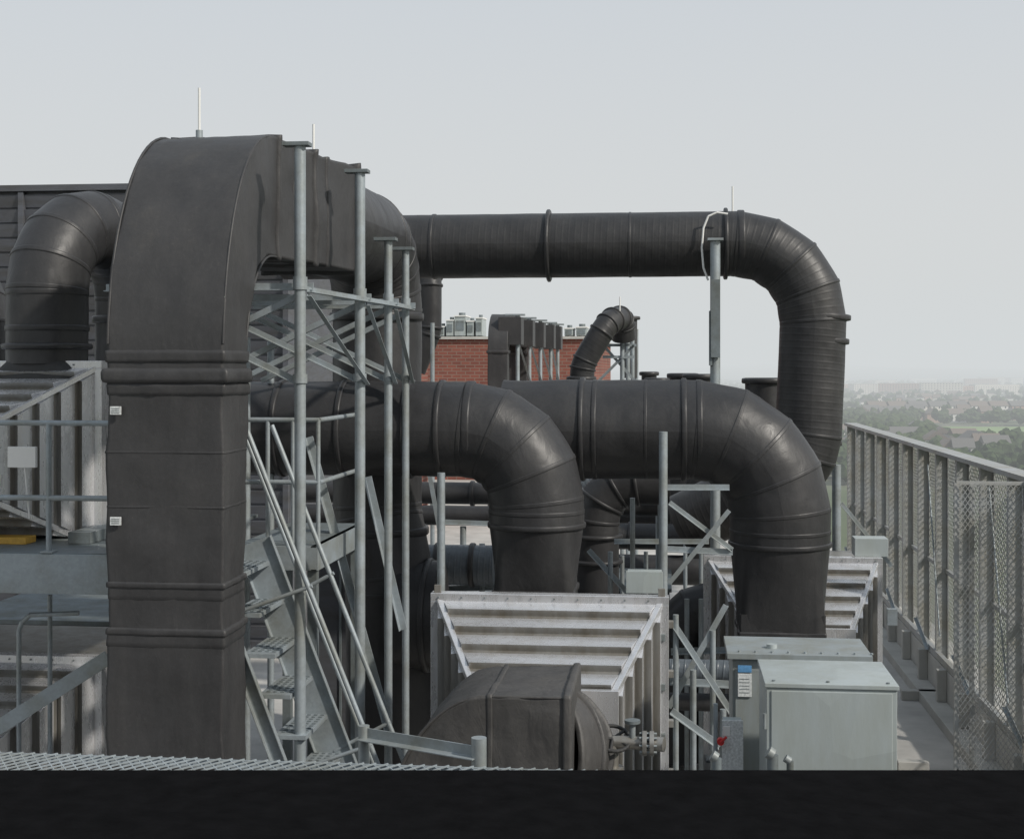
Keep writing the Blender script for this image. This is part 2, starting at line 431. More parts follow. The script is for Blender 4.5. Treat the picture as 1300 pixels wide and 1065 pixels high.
def elbow_pipe(name,Y,ul,uc,vc,r,R,vend,vrect,hw,hd,zend,bands,drop=.12):
    mb=MB(name); z=W(uc,vc,Y).z
    xl=W(ul,vc,Y).x; xc=W(uc,vc,Y).x
    ze=W(uc,vend,Y).z; zr=W(uc,vrect,Y).z
    mb.pipe([V(xl,Y,z),V(xc,Y,z),V(xc,Y,ze)],R,r,M_PIPE,gores=4,bh=.003,wr=.018)
    for u,h,w in bands: mb.band(V(W(u,vc,Y).x,Y,z),V(1,0,0),r,M_PIPE,h,w)
    mb.band(V(xc,Y,ze+.02),V(0,0,1),r,M_PIPE,.016,.06); mb.band(V(xc,Y,ze+.16),V(0,0,1),r,M_PIPE,.005,.05)
    mb.round_to_rect(V(xc,Y,ze),r*.985,V(xc,Y,zr),hw,hd,M_PIPE)
    def rc(zz,e=0): return [V(xc-hw-e,Y-hd-e,zz),V(xc+hw+e,Y-hd-e,zz),V(xc+hw+e,Y+hd+e,zz),V(xc-hw-e,Y+hd+e,zz)]
    mb.loft_rect([rc(zr+.002),rc((zr*.6+zend*.4)),rc(zend)],M_PIPE,.008)
    mb.rect_band(rc(zr-.02),V(0,0,1),M_PIPE,.015,.06)
    mb.build(); return xc,ze,zr
elbow_pipe('insulated_elbow_pipe',14.5,300,681,545,.49,.74,668,745,.40,.34,1.6,
   [(522,.03,.06),(562,.020,.06),(598,.009,.09),(440,.02,.06),(360,.02,.06)])
xc2,ze2,zr2=elbow_pipe('insulated_elbow_pipe',16.0,640,990,546,.555,.92,692,795,.46,.42,2.35,
   [(740,.03,.06),(756,.008,.06),(868,.022,.07),(887,.006,.07),(820,.003,.04)])

mb=MB('inverted_u_exhaust_pipe')
Yp=12.4
pts=[W(58,462,Yp),W(60,283,Yp),W(168,292,13.6),W(172,470,13.6)]
pts[0].x=pts[1].x; pts[2].z=pts[1].z; pts[3].x=pts[2].x
mb.pipe(pts,.62,.36,M_PIPE,gores=4,bh=.004)
for vv,h in ((440,.04),(417,.010),(372,.005)):
    q=W(60,vv,Yp); mb.band(V(pts[1].x,Yp,q.z),V(0,0,1),.36,M_PIPE,h,.06)
mb.band(V(pts[2].x,13.6,5.5),V(0,0,1),.36,M_PIPE,.03,.08)
mb.round_to_rect(V(pts[1].x,Yp,5.1),.34,V(pts[1].x,Yp,4.9),.42,.38,M_BLACK)
mb.build()
mb=MB('exhaust_pipe')
pts=[W(-42,462,14.0),W(-42,350,14.0),W(-140,350,14.6)]
pts[1].x=pts[0].x; pts[2].z=pts[1].z
mb.pipe(pts,.5,.42,M_PIPE,gores=4)
mb.build()
# ------------------------------------------------------------------ stainless plenums
def flange_ring(mb,c,axis,r,mat):
    axis=axis.normalized()
    mb.rod(c-axis*.02,c+axis*.02,r,mat,32); 
    mb.rod(c-axis*.05,c+axis*.05,r*.82,mat,32)
    a=axis.cross(V(0,0,1)).normalized(); b=axis.cross(a)
    for k in range(12):
        an=k*math.pi/6; q=c+(a*math.cos(an)+b*math.sin(an))*r*.91
        mb.rod(q-axis*.035,q+axis*.035,.012,M_GALVD,6)
mb=MB('stainless_intake_plenum')
Yb=12.2
pa=W(128,458,Yb); pb=W(128,702,Yb); zc=(pa.z+pb.z)/2; hb=pa.z-pb.z
xc=W(0,580,Yb).x
wb=(pa.x-xc)*2-.1
hood(mb,xc,zc,Yb,11.35,wb,hb-.14,.62,.62,5,M_SS)
mb.box(xc-wb/2-.04,xc+wb/2+.04,Yb+.1,13.9,pb.z+.02,pa.z-.03,M_SS)
flange_ring(mb,V(xc+.08,11.22,zc),V(0,1,0),.33,M_SSD)
mb.pipe([V(xc+.08,11.33,zc),V(xc+.08,11.16,zc)],.5,.27,M_FDUCT,bands=False)
q=W(30,580,11.1); mb.box(q.x-.12,q.x+.12,11.06,11.1,q.z-.085,q.z+.085,M_WHITE)
mb.rod(V(q.x+.02,11.08,q.z-.085),V(q.x+.05,11.1,q.z-.5),.008,M_WHITE,6)
mb.build(.004)
mb=MB('stainless_intake_plenum')
pa=W(133,836,12.2); hood(mb,xc,pa.z-.85,12.2,11.35,wb,1.6,.62,.62,5,M_SS)
mb.box(xc-wb/2-.04,xc+wb/2+.04,12.3,14,0,pa.z-.05,M_SSD)
flange_ring(mb,V(xc+.1,11.2,pa.z-.7),V(0,1,0),.36,M_SSD)
mb.build(.004)
mb=MB('stainless_intake_plenum')
Yb=12.1
pl=W(556,752,Yb); pr=W(840,752,Yb)
wb=pr.x-pl.x-.02; xc=(pl.x+pr.x)/2; hb=1.95; zc=pl.z-.07-hb/2
xf=W(690,900,10.9).x
hood(mb,xc,zc,Yb,10.9,wb,hb,1.08,1.05,5,M_SS,zf=zc-.05,xf=xf)
mb.box(xc-wb/2+.02,xc+wb/2-.02,Yb+.1,12.5,zc-hb/2,zc+hb/2-.01,M_SSD)
for k in range(5):
    xx=pr.x; mb.box(xx+.055,xx+.1,Yb+.0,Yb+.07,zc+hb/2-.2-k*.42,zc+hb/2-.14-k*.42,M_SSD)
    mb.box(xx-.03,xx+.03,Yb-.06,Yb-.03,zc+hb/2-.3-k*.42,zc+hb/2-.24-k*.42,M_GALVD)
flange_ring(mb,V(xf,10.78,zc-.05),V(0,1,0),.46,M_SSD)
for x in (pl.x,pr.x): mb.box(x-.03,x+.03,Yb-.02,Yb+.0,pl.z,pl.z+.07,M_SSD)
mid_hood=(xf,zc-.05)
mb.build(.004)
mb=MB('stainless_intake_plenum')
Yb=17.6
pr=W(1118,708,Yb); pl=W(895,708,Yb); wb=pr.x-pl.x-.1; xc3=(pr.x+pl.x)/2; hb=2.3; zc3=pr.z-.07-hb/2
hood(mb,xc3,zc3,Yb,16.3,wb,hb,1.1,1.1,5,M_SS)
mb.box(xc3-wb/2+.02,xc3+wb/2-.02,Yb+.1,19.2,zc3-hb/2,zc3+hb/2-.05,M_SSD)
q=W(1105,690,17.8); mb.box(q.x-.2,q.x+.2,17.7,18,pr.z,pr.z+.22,M_CAB)
for k in (0,1): mb.box(pr.x+.08,pr.x+.2,Yb,Yb+.1,zc3-.6+k,zc3-.4+k,M_GALV)
mb.build(.004)

# ------------------------------------------------------------------ foreground wrapped duct
mb=MB('foreground_elbow_duct')
xr=W(722,900,9.4).x; ztop=W(700,879,9.4).z; y0,y1=9.25,10.25
secs=[]
xi=W(625,900,9.4).x
for t in (0,.12,.25,.38,.5,.62,.75,.88,1):
    x=xr+(xi-xr)*t
    secs.append([V(x,y0,ztop),V(x,y0,ztop-1.0),V(x,y1,ztop-1.0),V(x,y1,ztop)])
for k in range(1,17):
    a=math.pi/2*k/16
    o=V(xi-.72*math.sin(a),0,ztop-1.12+1.12*math.cos(a)); i_=V(xi-.12*math.sin(a),0,ztop-1.12+.12*math.cos(a))
    secs.append([V(o.x,y0,o.z),V(i_.x,y0,i_.z),V(i_.x,y1,i_.z),V(o.x,y1,o.z)])
e=secs[-1]
secs.append([p+V(0,0,-1.4) for p in e])
mb.loft_rect(secs,M_FDUCT,.03)
mb.rect_band(secs[0],V(1,0,0),M_FDUCT,.025,.06)
mb.rect_band(secs[8],V(1,0,0),M_FDUCT,.010,.04)
mb.polyrod([s_[0]+V(0,.004,-.002) for s_ in secs[:25]],.011,M_FDUCT,8)
zz=ztop-.5
xs_=W(728,900,9.8).x
mb.pipe([V(xr-.25,9.78,zz),V(xs_-.2,9.80,zz),V(mid_hood[0],10.85,mid_hood[1])],.12,.46,M_FDUCT,gores=4,bh=.02)
mb.build()
mb=MB('handwheel_valve')
q=W(778,937,9.9)
def torus(mb,c,ax,R,r,mat,n=28):
    ax=ax.normalized(); a=ax.cross(V(0,0,1)).normalized(); b=ax.cross(a)
    P=[c+(a*math.cos(2*math.pi*k/n)+b*math.sin(2*math.pi*k/n))*R for k in range(n+1)]
    mb.polyrod(P,r,mat,8)
    for k in range(5):
        an=2*math.pi*k/5; mb.rod(c,c+(a*math.cos(an)+b*math.sin(an))*R,r*.8,mat,6)
torus(mb,q,V(.15,-.6,1),.12,.014,M_BLACK)
mb.rod(q,q+V(0,.02,-.3),.015,M_GALV); mb.rod(q+V(0,.02,-.14),q+V(0,.02,-.5),.04,M_SSD); mb.rod(q+V(0,.02,-.2),q+V(0,.02,-.24),.075,M_SSD,20)
q2=W(812,943,9.9)
mb.rod(q2+V(-.19,.02,0),q2+V(.02,0,0),.045,M_SSD,18); mb.rod(q2+V(.02,0,0),q2+V(.05,0,0),.085,M_SSD,20)
mb.rod(q2+V(.07,0,0),q2+V(.10,0,0),.085,M_SSD,20); mb.rod(q2+V(.10,0,0),q2+V(.17,-.02,0),.05,M_SSD,18)
for k in range(8):
    an=k*math.pi/4; o=V(0,math.cos(an)*.068,math.sin(an)*.068); mb.rod(q2+V(.0,0,0)+o,q2+V(.12,0,0)+o,.009,M_GALV,6)
mb.rod(q2+V(-.05,0,0),q2+V(-.05,0,.14),.022,M_GALV); mb.rod(q2+V(-.05,0,.14),q2+V(-.05,0,.16),.055,M_GALVD,16)
mb.rod(q2+V(-.19,.02,0),V(q2.x-.19,9.92,0),.045,M_SSD,14)
mb.build()
# ------------------------------------------------------------------ cabinets right foreground
mb=MB('electrical_cabinet')
zt=W(1050,868,9.4).z
xl=W(973,868,9.4).x; xr_=W(1139,868,9.4).x
mb.box(xl,xr_,9.4,10.15,.4,zt-.03,M_CAB)
mb.box(xl-.012,xr_+.012,9.388,10.162,zt-.03,zt,M_CAB)
mb.box(xl+.03,xr_-.03,9.391,9.399,.5,zt-.05,M_CAB)
for zq in (zt-.25,zt-1.0,zt-1.7): mb.rod(V(xl-.012,9.39,zq-.05),V(xl-.012,9.39,zq+.05),.012,M_GALV,8)
for x in (xl+.05,xr_-.05): mb.box(x-.03,x+.03,9.5,10.05,0,.4,M_GALV)
for x,y in ((xl+.05,9.45),(xr_-.05,9.45),(xl+.4,9.45)): mb.rod(V(x,y,zt),V(x,y,zt+.008),.012,M_GALVD,8)
mb.build(.010)
mb=MB('fan_unit_housing')
zt=W(1030,830,10.6).z; xl=W(930,835,10.6).x; xr_=W(1098,835,10.6).x
mb.box(xl,xr_,10.6,11.2,.2,zt-.04,M_CABD)
mb.box(xl-.04,xr_+.05,10.55,11.25,zt-.04,zt,M_CABD)
mb.box(xl+.02,xl+.3,10.575,10.598,.6,zt-.12,M_CABD)
q=W(946,852,10.5)
mb.box(q.x-.05,q.x+.05,10.56,10.573,q.z-.02,q.z+.03,M_BLUE)
mb.box(q.x-.05,q.x+.05,10.56,10.573,q.z-.2,q.z-.03,M_LABEL)
for k in range(5): mb.box(q.x-.04,q.x+.035,10.557,10.56,q.z-.07-k*.025,q.z-.066-k*.025,M_GALVD)
mb.rod(V(xl+.3,10.8,zt),V(xl+.3,10.8,zt+.03),.04,M_CAB,14)
for k in range(9):
    mb.rod(V(xl+.05+k*.12,10.62,zt),V(xl+.05+k*.12,10.62,zt+.012),.012,M_GALV,6)
mb.build(.006)
mb=MB('disconnect_switch_box')
q=W(918,915,10.2); q2=W(942,975,10.2)
mb.box(q.x,q2.x,10.2,10.33,q2.z-.1,q.z,M_CAB)
mb.box(q.x-.008,q2.x+.008,10.185,10.2,q2.z-.11,q.z+.01,M_LABEL)
k=V(q.x-.02,10.17,q.z-.13)
mb.rod(k,k+V(0,-.05,0),.025,M_RED,16); mb.rod(k+V(0,-.05,0),k+V(.04,-.06,.04),.010,M_RED,8)
mb.box(q.x+.0,q.x+.05,10.18,10.186,q.z-.1,q.z-.03,M_WHITE)
mb.rod(V((q.x+q2.x)/2,10.27,0),V((q.x+q2.x)/2,10.27,q2.z-.1),.02,M_GALV)
mb.rod(V(q.x-.05,10.3,0),V(q.x-.05,10.3,q.z+.1),.016,M_GALV)
mb.build(.003)
mb=MB('junction_box')
q=W(796,726,12.9); q2=W(840,752,12.9)
mb.box(q.x,q2.x,12.9,13.1,q2.z,q.z,M_CAB); mb.box(q.x-.01,q2.x+.01,12.885,12.9,q2.z-.01,q.z+.01,M_CAB)
mb.rod(V(q.x+.1,13,0),V(q.x+.1,13,q2.z),.025,M_GALV)
mb.build(.004)
mb=MB('capped_conduit')
for u,v,r_ in ((981,958,.035),(1003,966,.022),(910,962,.03)):
    p=W(u,v,8.9); mb.rod(V(p.x,8.9,1.0),p,r_,M_GALVD,14); mb.rod(p,p+V(-.03,0,.02),r_*1.1,M_CABD,14)
mb.build()
# ------------------------------------------------------------------ platforms, rails, stairs
mb=MB('equipment_platform')
zp=3.52; Yf=11.0
xR=W(136,700,Yf).x
mb.channel(V(xR+.35,Yf,zp-.17),V(-8.2,Yf,zp-.17),.32,.09,M_GALV)
mb.box(-8.2,xR+.3,Yf+.02,14.2,zp-.03,zp,M_GALVD)
for x in (-7.6,-6.3,-5.1): mb.channel(V(x,Yf+.1,zp-.12),V(x,14.2,zp-.12),.18,.06,M_GALVD)
for x,y in ((-4.45,11.5),(-7.0,11.1),(-4.75,14),(-7,14)): mb.box(x-.05,x+.05,y-.05,y+.05,0,zp-.33,M_GALVD)
mb.prism([(-.06,-.006),(.06,-.006),(.06,.006),(-.06,.006)],W(-10,928,11.06),W(138,834,11.06),M_GALV,up=V(0,1,0))
q=W(8,698,11.6); mb.box(q.x-.35,q.x+.22,11.5,11.7,zp+.003,zp+.06,M_YEL)
for x in (-7,-6,-5): mb.box(x-.1,x+.1,11.6,13.9,zp+.003,zp+.1,M_GALVD)
mb.build(.002)
mb=MB('platform_guardrail')
for vv in (537,632):
    z=W(60,vv,11.05).z; mb.rod(V(-8.2,11.05,z),V(xR+.2,11.05,z),.023,M_GALV)
for u in (62,-60):
    x=W(u,600,11.05).x; mb.rod(V(x,11.05,zp),V(x,11.05,W(60,537,11.05).z),.023,M_GALV); mb.box(x-.05,x+.05,11.0,11.1,zp,zp+.012,M_GALV)
mb.build()
mb=MB('conduit')
x=W(24,900,11.3).x
mb.polyrod([V(x,11.3,0),V(x,11.3,W(24,800,11.3).z),V(x+.03,11.3,W(24,789,11.3).z),V(x+.1,11.3,W(24,780,11.3).z),V(x+.5,11.35,W(24,778,11.3).z)],.02,M_GALV)
mb.rod(V(x+.18,11.5,0),V(x+.18,11.5,3.1),.02,M_GALV)
mb.build()
mb=MB('stair_landing')
z=3.55
xa,xb=W(300,700,11.5).x,W(405,700,11.5).x
mb.box(xa,xb,11.45,13.2,z-.03,z,M_GALVD)
mb.channel(V(xb,11.42,z-.1),V(xa-.3,11.42,z-.1),.2,.06,M_GALV)
mb.channel(V(xb+.01,13.2,z-.1),V(xb+.01,11.42,z-.1),.2,.06,M_GALV)
zr=W(360,533,11.5).z; zm=W(360,612,11.5).z
for zz in (zr,zm):
    mb.rod(V(xa-.2,11.5,zz),V(xb,11.5,zz),.02,M_GALV); mb.rod(V(xb,11.5,zz),V(xb,13.2,zz),.02,M_GALV)
for u in (340,372,404): 
    x=W(u,600,11.5).x; mb.rod(V(x,11.5,z),V(x,11.5,zr),.018,M_GALV)
for x,y in ((xb-.05,11.5),(xb-.05,13.1),(xa,13.1)): mb.bar(V(x,y,0),V(x,y,z-.2),.08,.08,M_GALVD)
mb.rod(V(xb,13.2,z),V(xb,13.2,zr),.018,M_GALV)
mb.build(.002)
mb=MB('steel_ship_stair')
Yn,Yr=10.62,11.32
zt0=3.13; xt0=W(329,770,10.95).x-.02; sl=.39
def sx(z): return xt0+(zt0-z)*sl
for i in range(-1,11):
    z=zt0-.31*i; x=sx(z)
    mb.box(x-.13,x+.12,Yn+.01,Yr-.01,z-.035,z,M_GALV)
    for k in range(4):
        for j in range(9):
            yy=Yn+.08+j*.07; xx=x-.09+k*.055
            mb.box(xx,xx+.03,yy,yy+.02,z+.001,z+.008,M_GALVD)
for y,wd,dx in ((Yn,.12,-.16),(Yr,.30,.06)):
    a=V(sx(3.6)+dx,y,3.6); b=V(sx(0.02)+dx,y,.02)
    mb.channel(a,b,wd,.05,M_GALV,up=V(1,0,.4),t=.01)
    offs=((.62,.02),) if y==Yn else ((.62,.02),(.36,.018))
    for off,rr in offs:
        mb.rod(V(sx(4.55)+off-.05,y,4.55),V(sx(.9)+off,y,.9),rr,M_GALV)
    for zz in (3.1,1.9):
        mb.rod(V(sx(zz)+dx,y,zz),V(sx(zz+.25)+.62,y,zz+.25),.016,M_GALV)
mb.build(.002)
mb=MB('foreground_pipe_rail')
a=W(462,937,8.6); b=W(608,962,8.2)
mb.angle(a,b,.07,M_GALV); mb.rod(V(b.x,8.2,1),V(b.x,8.2,b.z+.12),.045,M_GALV,16); mb.rod(V(a.x,8.6,1),V(a.x,8.6,a.z+.08),.035,M_GALV,16)
mb.build(.002)
# ------------------------------------------------------------------ mid clutter
mb=MB('pipe_rack_frame')
def post(u,vt,Y,r=.04,mat=None):
    p=W(u,vt,Y); mb.rod(V(p.x,Y,0),p,r,mat or M_GALV,14); return p
post(842,548,14.6,.045); post(560,600,13.9,.04)
post(803,632,16.5,.03); post(588,668,18,.04); post(612,690,17,.035); post(1062,590,19.6,.06)
for (a,b,Y,w) in (((846,622),(926,622),15.2,.06),((848,640),(928,700),15.2,.05),((928,650),(852,742),15.1,.05),((846,700),(930,704),15.2,.06),
    ((560,665),(640,668),18,.06),((556,750),(640,748),17,.06),((850,790),(925,905),14.6,.06),((925,770),(852,900),14.7,.06),
    ((850,868),(925,872),14.9,.07),((852,830),(925,828),16.9,.07),((850,905),(912,950),13.0,.06),((1066,640),(1130,720),19,.05),((745,700),(800,760),17,.06),
    ((780,690),(900,690),17.4,.06),((540,590),(560,700),18.5,.06)):
    mb.angle(W(*a,Y),W(*b,Y),w,M_GALV)
for u,vt,Y in ((858,780,14.6),(872,760,17.0),(890,760,16.8),(905,800,14.7),(880,850,13.2),(918,900,13.2),(775,700,17),(790,705,19),(820,700,19),(835,640,20),(870,630,21),(890,630,21)):
    post(u,vt,Y,.03)
mb.build(.002)
mb=MB('rooftop_process_pipes')
def hp(u0,u1,v,Y,r,mat=M_PIPE,bands=()):
    a=W(u0,v,Y); b=W(u1,v,Y); b.z=a.z
    mb.pipe([a,b],.3,r,mat,bands=False)
    for u in bands: q=W(u,v,Y); mb.band(V(q.x,Y,a.z),V(1,0,0),r,M_PIPE,.025,.07)
hp(380,640,624,20.5,.16,M_PIPE,(560,600)); hp(380,640,652,20,.14); hp(520,628,716,16.8,.24,M_CORR,(556,600))
hp(300,470,520,19,.3,M_CORR); hp(720,835,642,19,.12,M_PIPE,(780,))
hp(740,900,680,22,.2,M_RIB,(800,)); hp(640,900,720,24,.25,M_PIPE); hp(700,1000,560,24,.3,M_PIPE)
hp(730,930,610,26,.3,M_CORR,(850,)); hp(730,930,655,25,.2,M_PIPE,(880,)); hp(850,925,850,15.6,.12,M_CORR); hp(850,925,890,16.2,.1,M_PIPE)
pts=[W(850,612,18.2),W(757,612,18.2)]
pts[1].z=pts[0].z
mb.pipe([pts[0],pts[1],V(pts[1].x,18.2,.2)],.5,.29,M_PIPE,gores=3,bh=.02)
for vv in (680,712): mb.band(V(pts[1].x,18.2,W(757,vv,18.2).z),V(0,0,1),.29,M_PIPE,.05,.06)
pts=[W(905,770,18),W(860,770,18),W(860,900,18)]
mb.pipe([pts[0],pts[1],V(pts[1].x,18,.1)],.4,.3,M_PIPE,gores=3)
a=W(546,345,23);b=W(546,420,23);c=W(526,470,23)
mb.pipe([W(535,330,24),a,b,c],.3,.19,M_PIPE,gores=3,bh=.02)
post(549,410,22.5,.035)
hp(500,560,780,15.5,.6,M_PIPE,(545,))
mb.build()
mb=MB('air_handler_bank')
for (u0,u1,vt,Y0,Y1) in ((560,700,770,19,21),(760,850,750,20,22),(395,470,700,17,19),(-60,160,790,15,17)):
    a=W(u0,vt,Y0);b=W(u1,vt,Y0)
    mb.box(a.x,b.x,Y0,Y1,.1,a.z,M_SIDING); mb.box(a.x-.03,b.x+.03,Y0-.03,Y1+.03,a.z,a.z+.05,M_GALVD)
    n=int((b.x-a.x)/.35)
    for k in range(n+1): x=a.x+.02+(b.x-a.x-.04)*k/max(1,n); mb.box(x-.015,x+.015,Y0-.02,Y0,.12,a.z-.01,M_GALVD)
mb.build(.003)
mb=MB('exhaust_stub_stack')
for u,v,r,Y in ((824,472,.16,30),(867,474,.22,24),(889,475,.24,23),(972,480,.30,21),(835,480,.2,26)):
    p=W(u,v,Y); mb.pipe([V(p.x,Y,2),p],.3,r,M_PIPE,bands=False); mb.band(p-V(0,0,.04),V(0,0,1),r,M_PIPE,.05,.09)
mb.build()
# ------------------------------------------------------------------ far bank of arched ducts
for j,(dx,yy) in enumerate(((0,46),(0,49.2),(.0,52.4))):
    mb=MB('arched_rectangular_duct')
    x1=W(644,440,46).x; x0=W(619,440,46).x
    S=arch_sections(x0,x1,yy,W(630,399,47.3).z,zs=5.6,xs=.1)
    mb.loft_rect(S,M_DUCT,wr=.01)
    mb.rect_band(S[39],V(0,0,1),M_DUCT,.04,.12)
    mb.build()
mb=MB('duct_support_frame')
for k,(u,v) in enumerate(((657,401),(672,405),(686,408),(699,411),(708,413))):
    Y=46.5+k*2.4; p=W(u,v,Y); mb.rod(V(p.x,Y,0),p,.07,M_GALV)
    mb.box(p.x-.6,p.x+.15,Y-.3,Y+.6,p.z-.95,p.z-.05,M_DUCT); mb.box(p.x-.4,p.x+.25,Y-.1,Y+.1,p.z,p.z+.06,M_GALV)
    if k<4: 
        Y2=Y+2.4; p2=W((672,686,699,708)[k],v,Y2)
        mb.angle(V(p.x,Y,5.9),V(p2.x,Y2,4.6),.07,M_GALV)
mb.build(.003)
mb=MB('goose_neck_vent_pipe')
Y=30
pts=[W(738,490,Y),W(740,462,Y),W(772,408,Y),W(790,404,Y+.8),W(792,430,Y+1)]
mb.pipe(pts,[.4,.35,.25],.26,M_RIB,gores=3,bh=.02)
mb.pipe([V(pts[0].x,Y,1),pts[0]],.3,.26,M_PIPE,bands=False)
mb.band(pts[0]+V(0,0,.15),V(0,0,1),.26,M_PIPE,.06,.12)
for u,v in ((790,405),(797,410),(803,414),(808,418)):
    p=W(u,v,Y+1+(u-790)*.3); mb.rod(V(p.x,p.y,0),p,.05,M_GALV)
mb.pipe([W(799,480,36),W(799,405,36)],.3,.2,M_DUCT,bands=False); mb.band(W(799,404,36),V(0,0,1),.2,M_DUCT,.08,.1)
for a,b in (((760,486),(806,440)),((806,486),(765,440)),((765,455),(806,455)),((770,440),(808,440))): mb.angle(W(*a,Y+1),W(*b,Y+1),.06,M_GALV)
mb.rod(W(787,395,Y),W(787,377,Y),.015,M_WHITE,6)
mb.build()
# ------------------------------------------------------------------ buildings on roof
mb=MB('louvered_penthouse')
Y=24; xl=-14; xr_=W(366,400,Y).x; zt=W(20,240,Y).z
mb.box(xl,xr_-.05,Y+.08,Y+9,0,zt-.05,M_SIDING)
z=.2
while z<zt-.2:
    mb.prism([(0,-.12),(.03,-.12),(.09,.1),(0,.1)],V(xl,Y+.08,z),V(xr_-.05,Y+.08,z),M_SIDING)
    z+=.26
mb.box(xl,xr_,Y-.06,Y+9,zt-.05,zt+.06,M_SIDING)
for k in range(5): x=xr_-.03-k*2.4; mb.box(x-.06,x+.04,Y-.04,Y+.1,0,zt-.06,M_SIDING)
mb.build(.004)
mb=MB('brick_building')
Y=42; a=W(300,356,Y); b=W(472,356,Y)
mb.box(a.x,b.x,Y,Y+10,0,a.z,M_BRICK); mb.box(a.x-.1,b.x+.1,Y-.1,Y+10,a.z,a.z+.25,M_PAR)
Y=64; a=W(480,431,Y); b=W(752,431,Y)
mb.box(a.x,b.x,Y,Y+20,-30,a.z,M_BRICK); mb.box(a.x-.15,b.x+.15,Y-.15,Y+20,a.z,a.z+.12,M_PAR)
mb.build()
mb=MB('rooftop_cooling_unit')
zt=W(580,431,64).z+.12
for u,w,h in ((560,.14,.5),(571,.17,.8),(584,.26,1.0),(597,.16,.75),(608,.15,.9),(722,.2,.4),(738,.25,.45)):
    x=W(u,431,66).x
    mb.box(x-w,x+w,66,67.5,zt+.1,zt+h,M_CAB); mb.box(x-w-.03,x+w+.03,65.95,67.55,zt+h,zt+h+.06,M_WHITE)
    mb.box(x-w*.7,x+w*.7,65.97,66,zt+h*.35,zt+h*.8,M_GALVD)
    mb.rod(V(x,66.7,zt+h+.06),V(x,66.7,zt+h+.2),w*.6,M_GALVD,14)
    for k in (-1,1): mb.box(x+k*w*.7-.05,x+k*w*.7+.05,66.1,67.4,zt,zt+.1,M_GALVD)
mb.build()
# ------------------------------------------------------------------ right screen fence
mb=MB('screen_fence')
XF=4.05; zT=EYE-1.27; zB=.62; Y0,Y1=10.0,33.3
mb.box(XF-.05,XF+.22,Y0,Y1,zT,zT+.06,M_MESHM)
mb.box(XF-.02,XF+.05,Y0,Y1,zB,zB+.1,M_MESHM)
mb.box(XF+.14,XF+.2,Y0,Y1,1.9,1.96,M_MESHM)
y=Y1-.1; k=0
while y>Y0:
    mb.box(XF,XF+.05,y-.10,y+.0,.3,zT-.002,M_MESHM)
    mb.box(XF+.05,XF+.17,y-.055,y-.045,.3,zT-.004,M_MESHM)
    mb.box(XF+.17,XF+.19,y-.10,y,.3,zT-.002,M_MESHM)
    if k%2==0: mb.angle(V(XF-.03,y-.1,.95),V(XF-.03,y-1.2,.64),.05,M_GALV)
    y-=1.55 ; k+=1
mb.meshpanel(V(XF+.21,Y0,zB),V(0,1,0),V(0,0,1),Y1-Y0,zT-zB,.09,.10,.007,M_MESHM)
for q in (12.5,17.5,21.8):
    mb.rod(V(XF-.03,q,zB+.4),V(XF-.03,q+1.0,zT-.2),.012,M_GALV,8)
mb.build()
mb=MB('chain_link_panel')
Y=16.4; a=W(1214,613,Y); z1=a.z; xe=XF-.1
for x in (a.x,a.x+.17,xe): mb.bar(V(x,Y,0),V(x,Y,z1),.05,.05,M_MESHM)
mb.bar(V(a.x,Y,z1),V(xe,Y,z1),.04,.04,M_MESHM); mb.bar(V(a.x,Y,.5),V(xe,Y,.5),.05,.05,M_MESHM)
mb.meshpanel(V(a.x+.02,Y-.05,.5),V(1,0,0),V(0,0,1),xe-a.x,z1-.5,.055,.08,.007,M_MESHM)
mb.meshpanel(V(xe,12,.5),V(0,1,0),V(0,0,1),4.35,z1-.5,.09,.11,.006,M_MESHM)
mb.bar(V(xe,12,z1),V(xe,Y,z1),.04,.04,M_MESHM)
mb.bar(V(xe,12,.9),V(xe,Y,.9),.05,.05,M_MESHM)
mb.build()
mb=MB('parapet_wall')
mb.box(XF-.3,XF+.5,-3,34,-.2,.15,M_PAR); mb.box(XF-.02,XF+.5,-3,34,.15,.6,M_PAR)
y=12
while y<33:
    mb.box(XF-.16,XF-.02,y,y+.12,.15,.62,M_PAR); y+=1.55
mb.build(.01)
mb=MB('walkway_mesh_deck')
zd=EYE-1.6; ye=5.67
mb.meshpanel(V(-3.6,4.6,zd),V(1,0,0),V(0,1,0),7.4,ye-4.6,.05,.075,.006,M_GALV,th=.005)
mb.angle(V(-3.6,ye,zd-.03),V(3.8,ye,zd-.03),.03,M_GALV)
for x in (-3.0,-1.8,-.6,.6,1.8,3.0): mb.box(x-.02,x+.02,4.6,ye-.03,zd-.09,zd-.02,M_GALVD)
mb.build()
mb=MB('added_black_kerb')  # added block, not a known part: darkens the bottom strip, turned to camera yaw
t1=5.585
fw=V(-SN,CS,0); rt=V(CS,SN,0); zk=zd+.03
A=[rt*(-6)+fw*t1,rt*6+fw*t1,rt*6+fw*(-3),rt*(-6)+fw*(-3)]
vs=[V(p.x,p.y,zz) for zz in (0,zk) for p in A]
mb.add(vs,[(3,2,1,0),(4,5,6,7),(0,1,5,4),(1,2,6,5),(2,3,7,6),(3,0,4,7)],M_ADDEDKERB)
mb.build(.012)
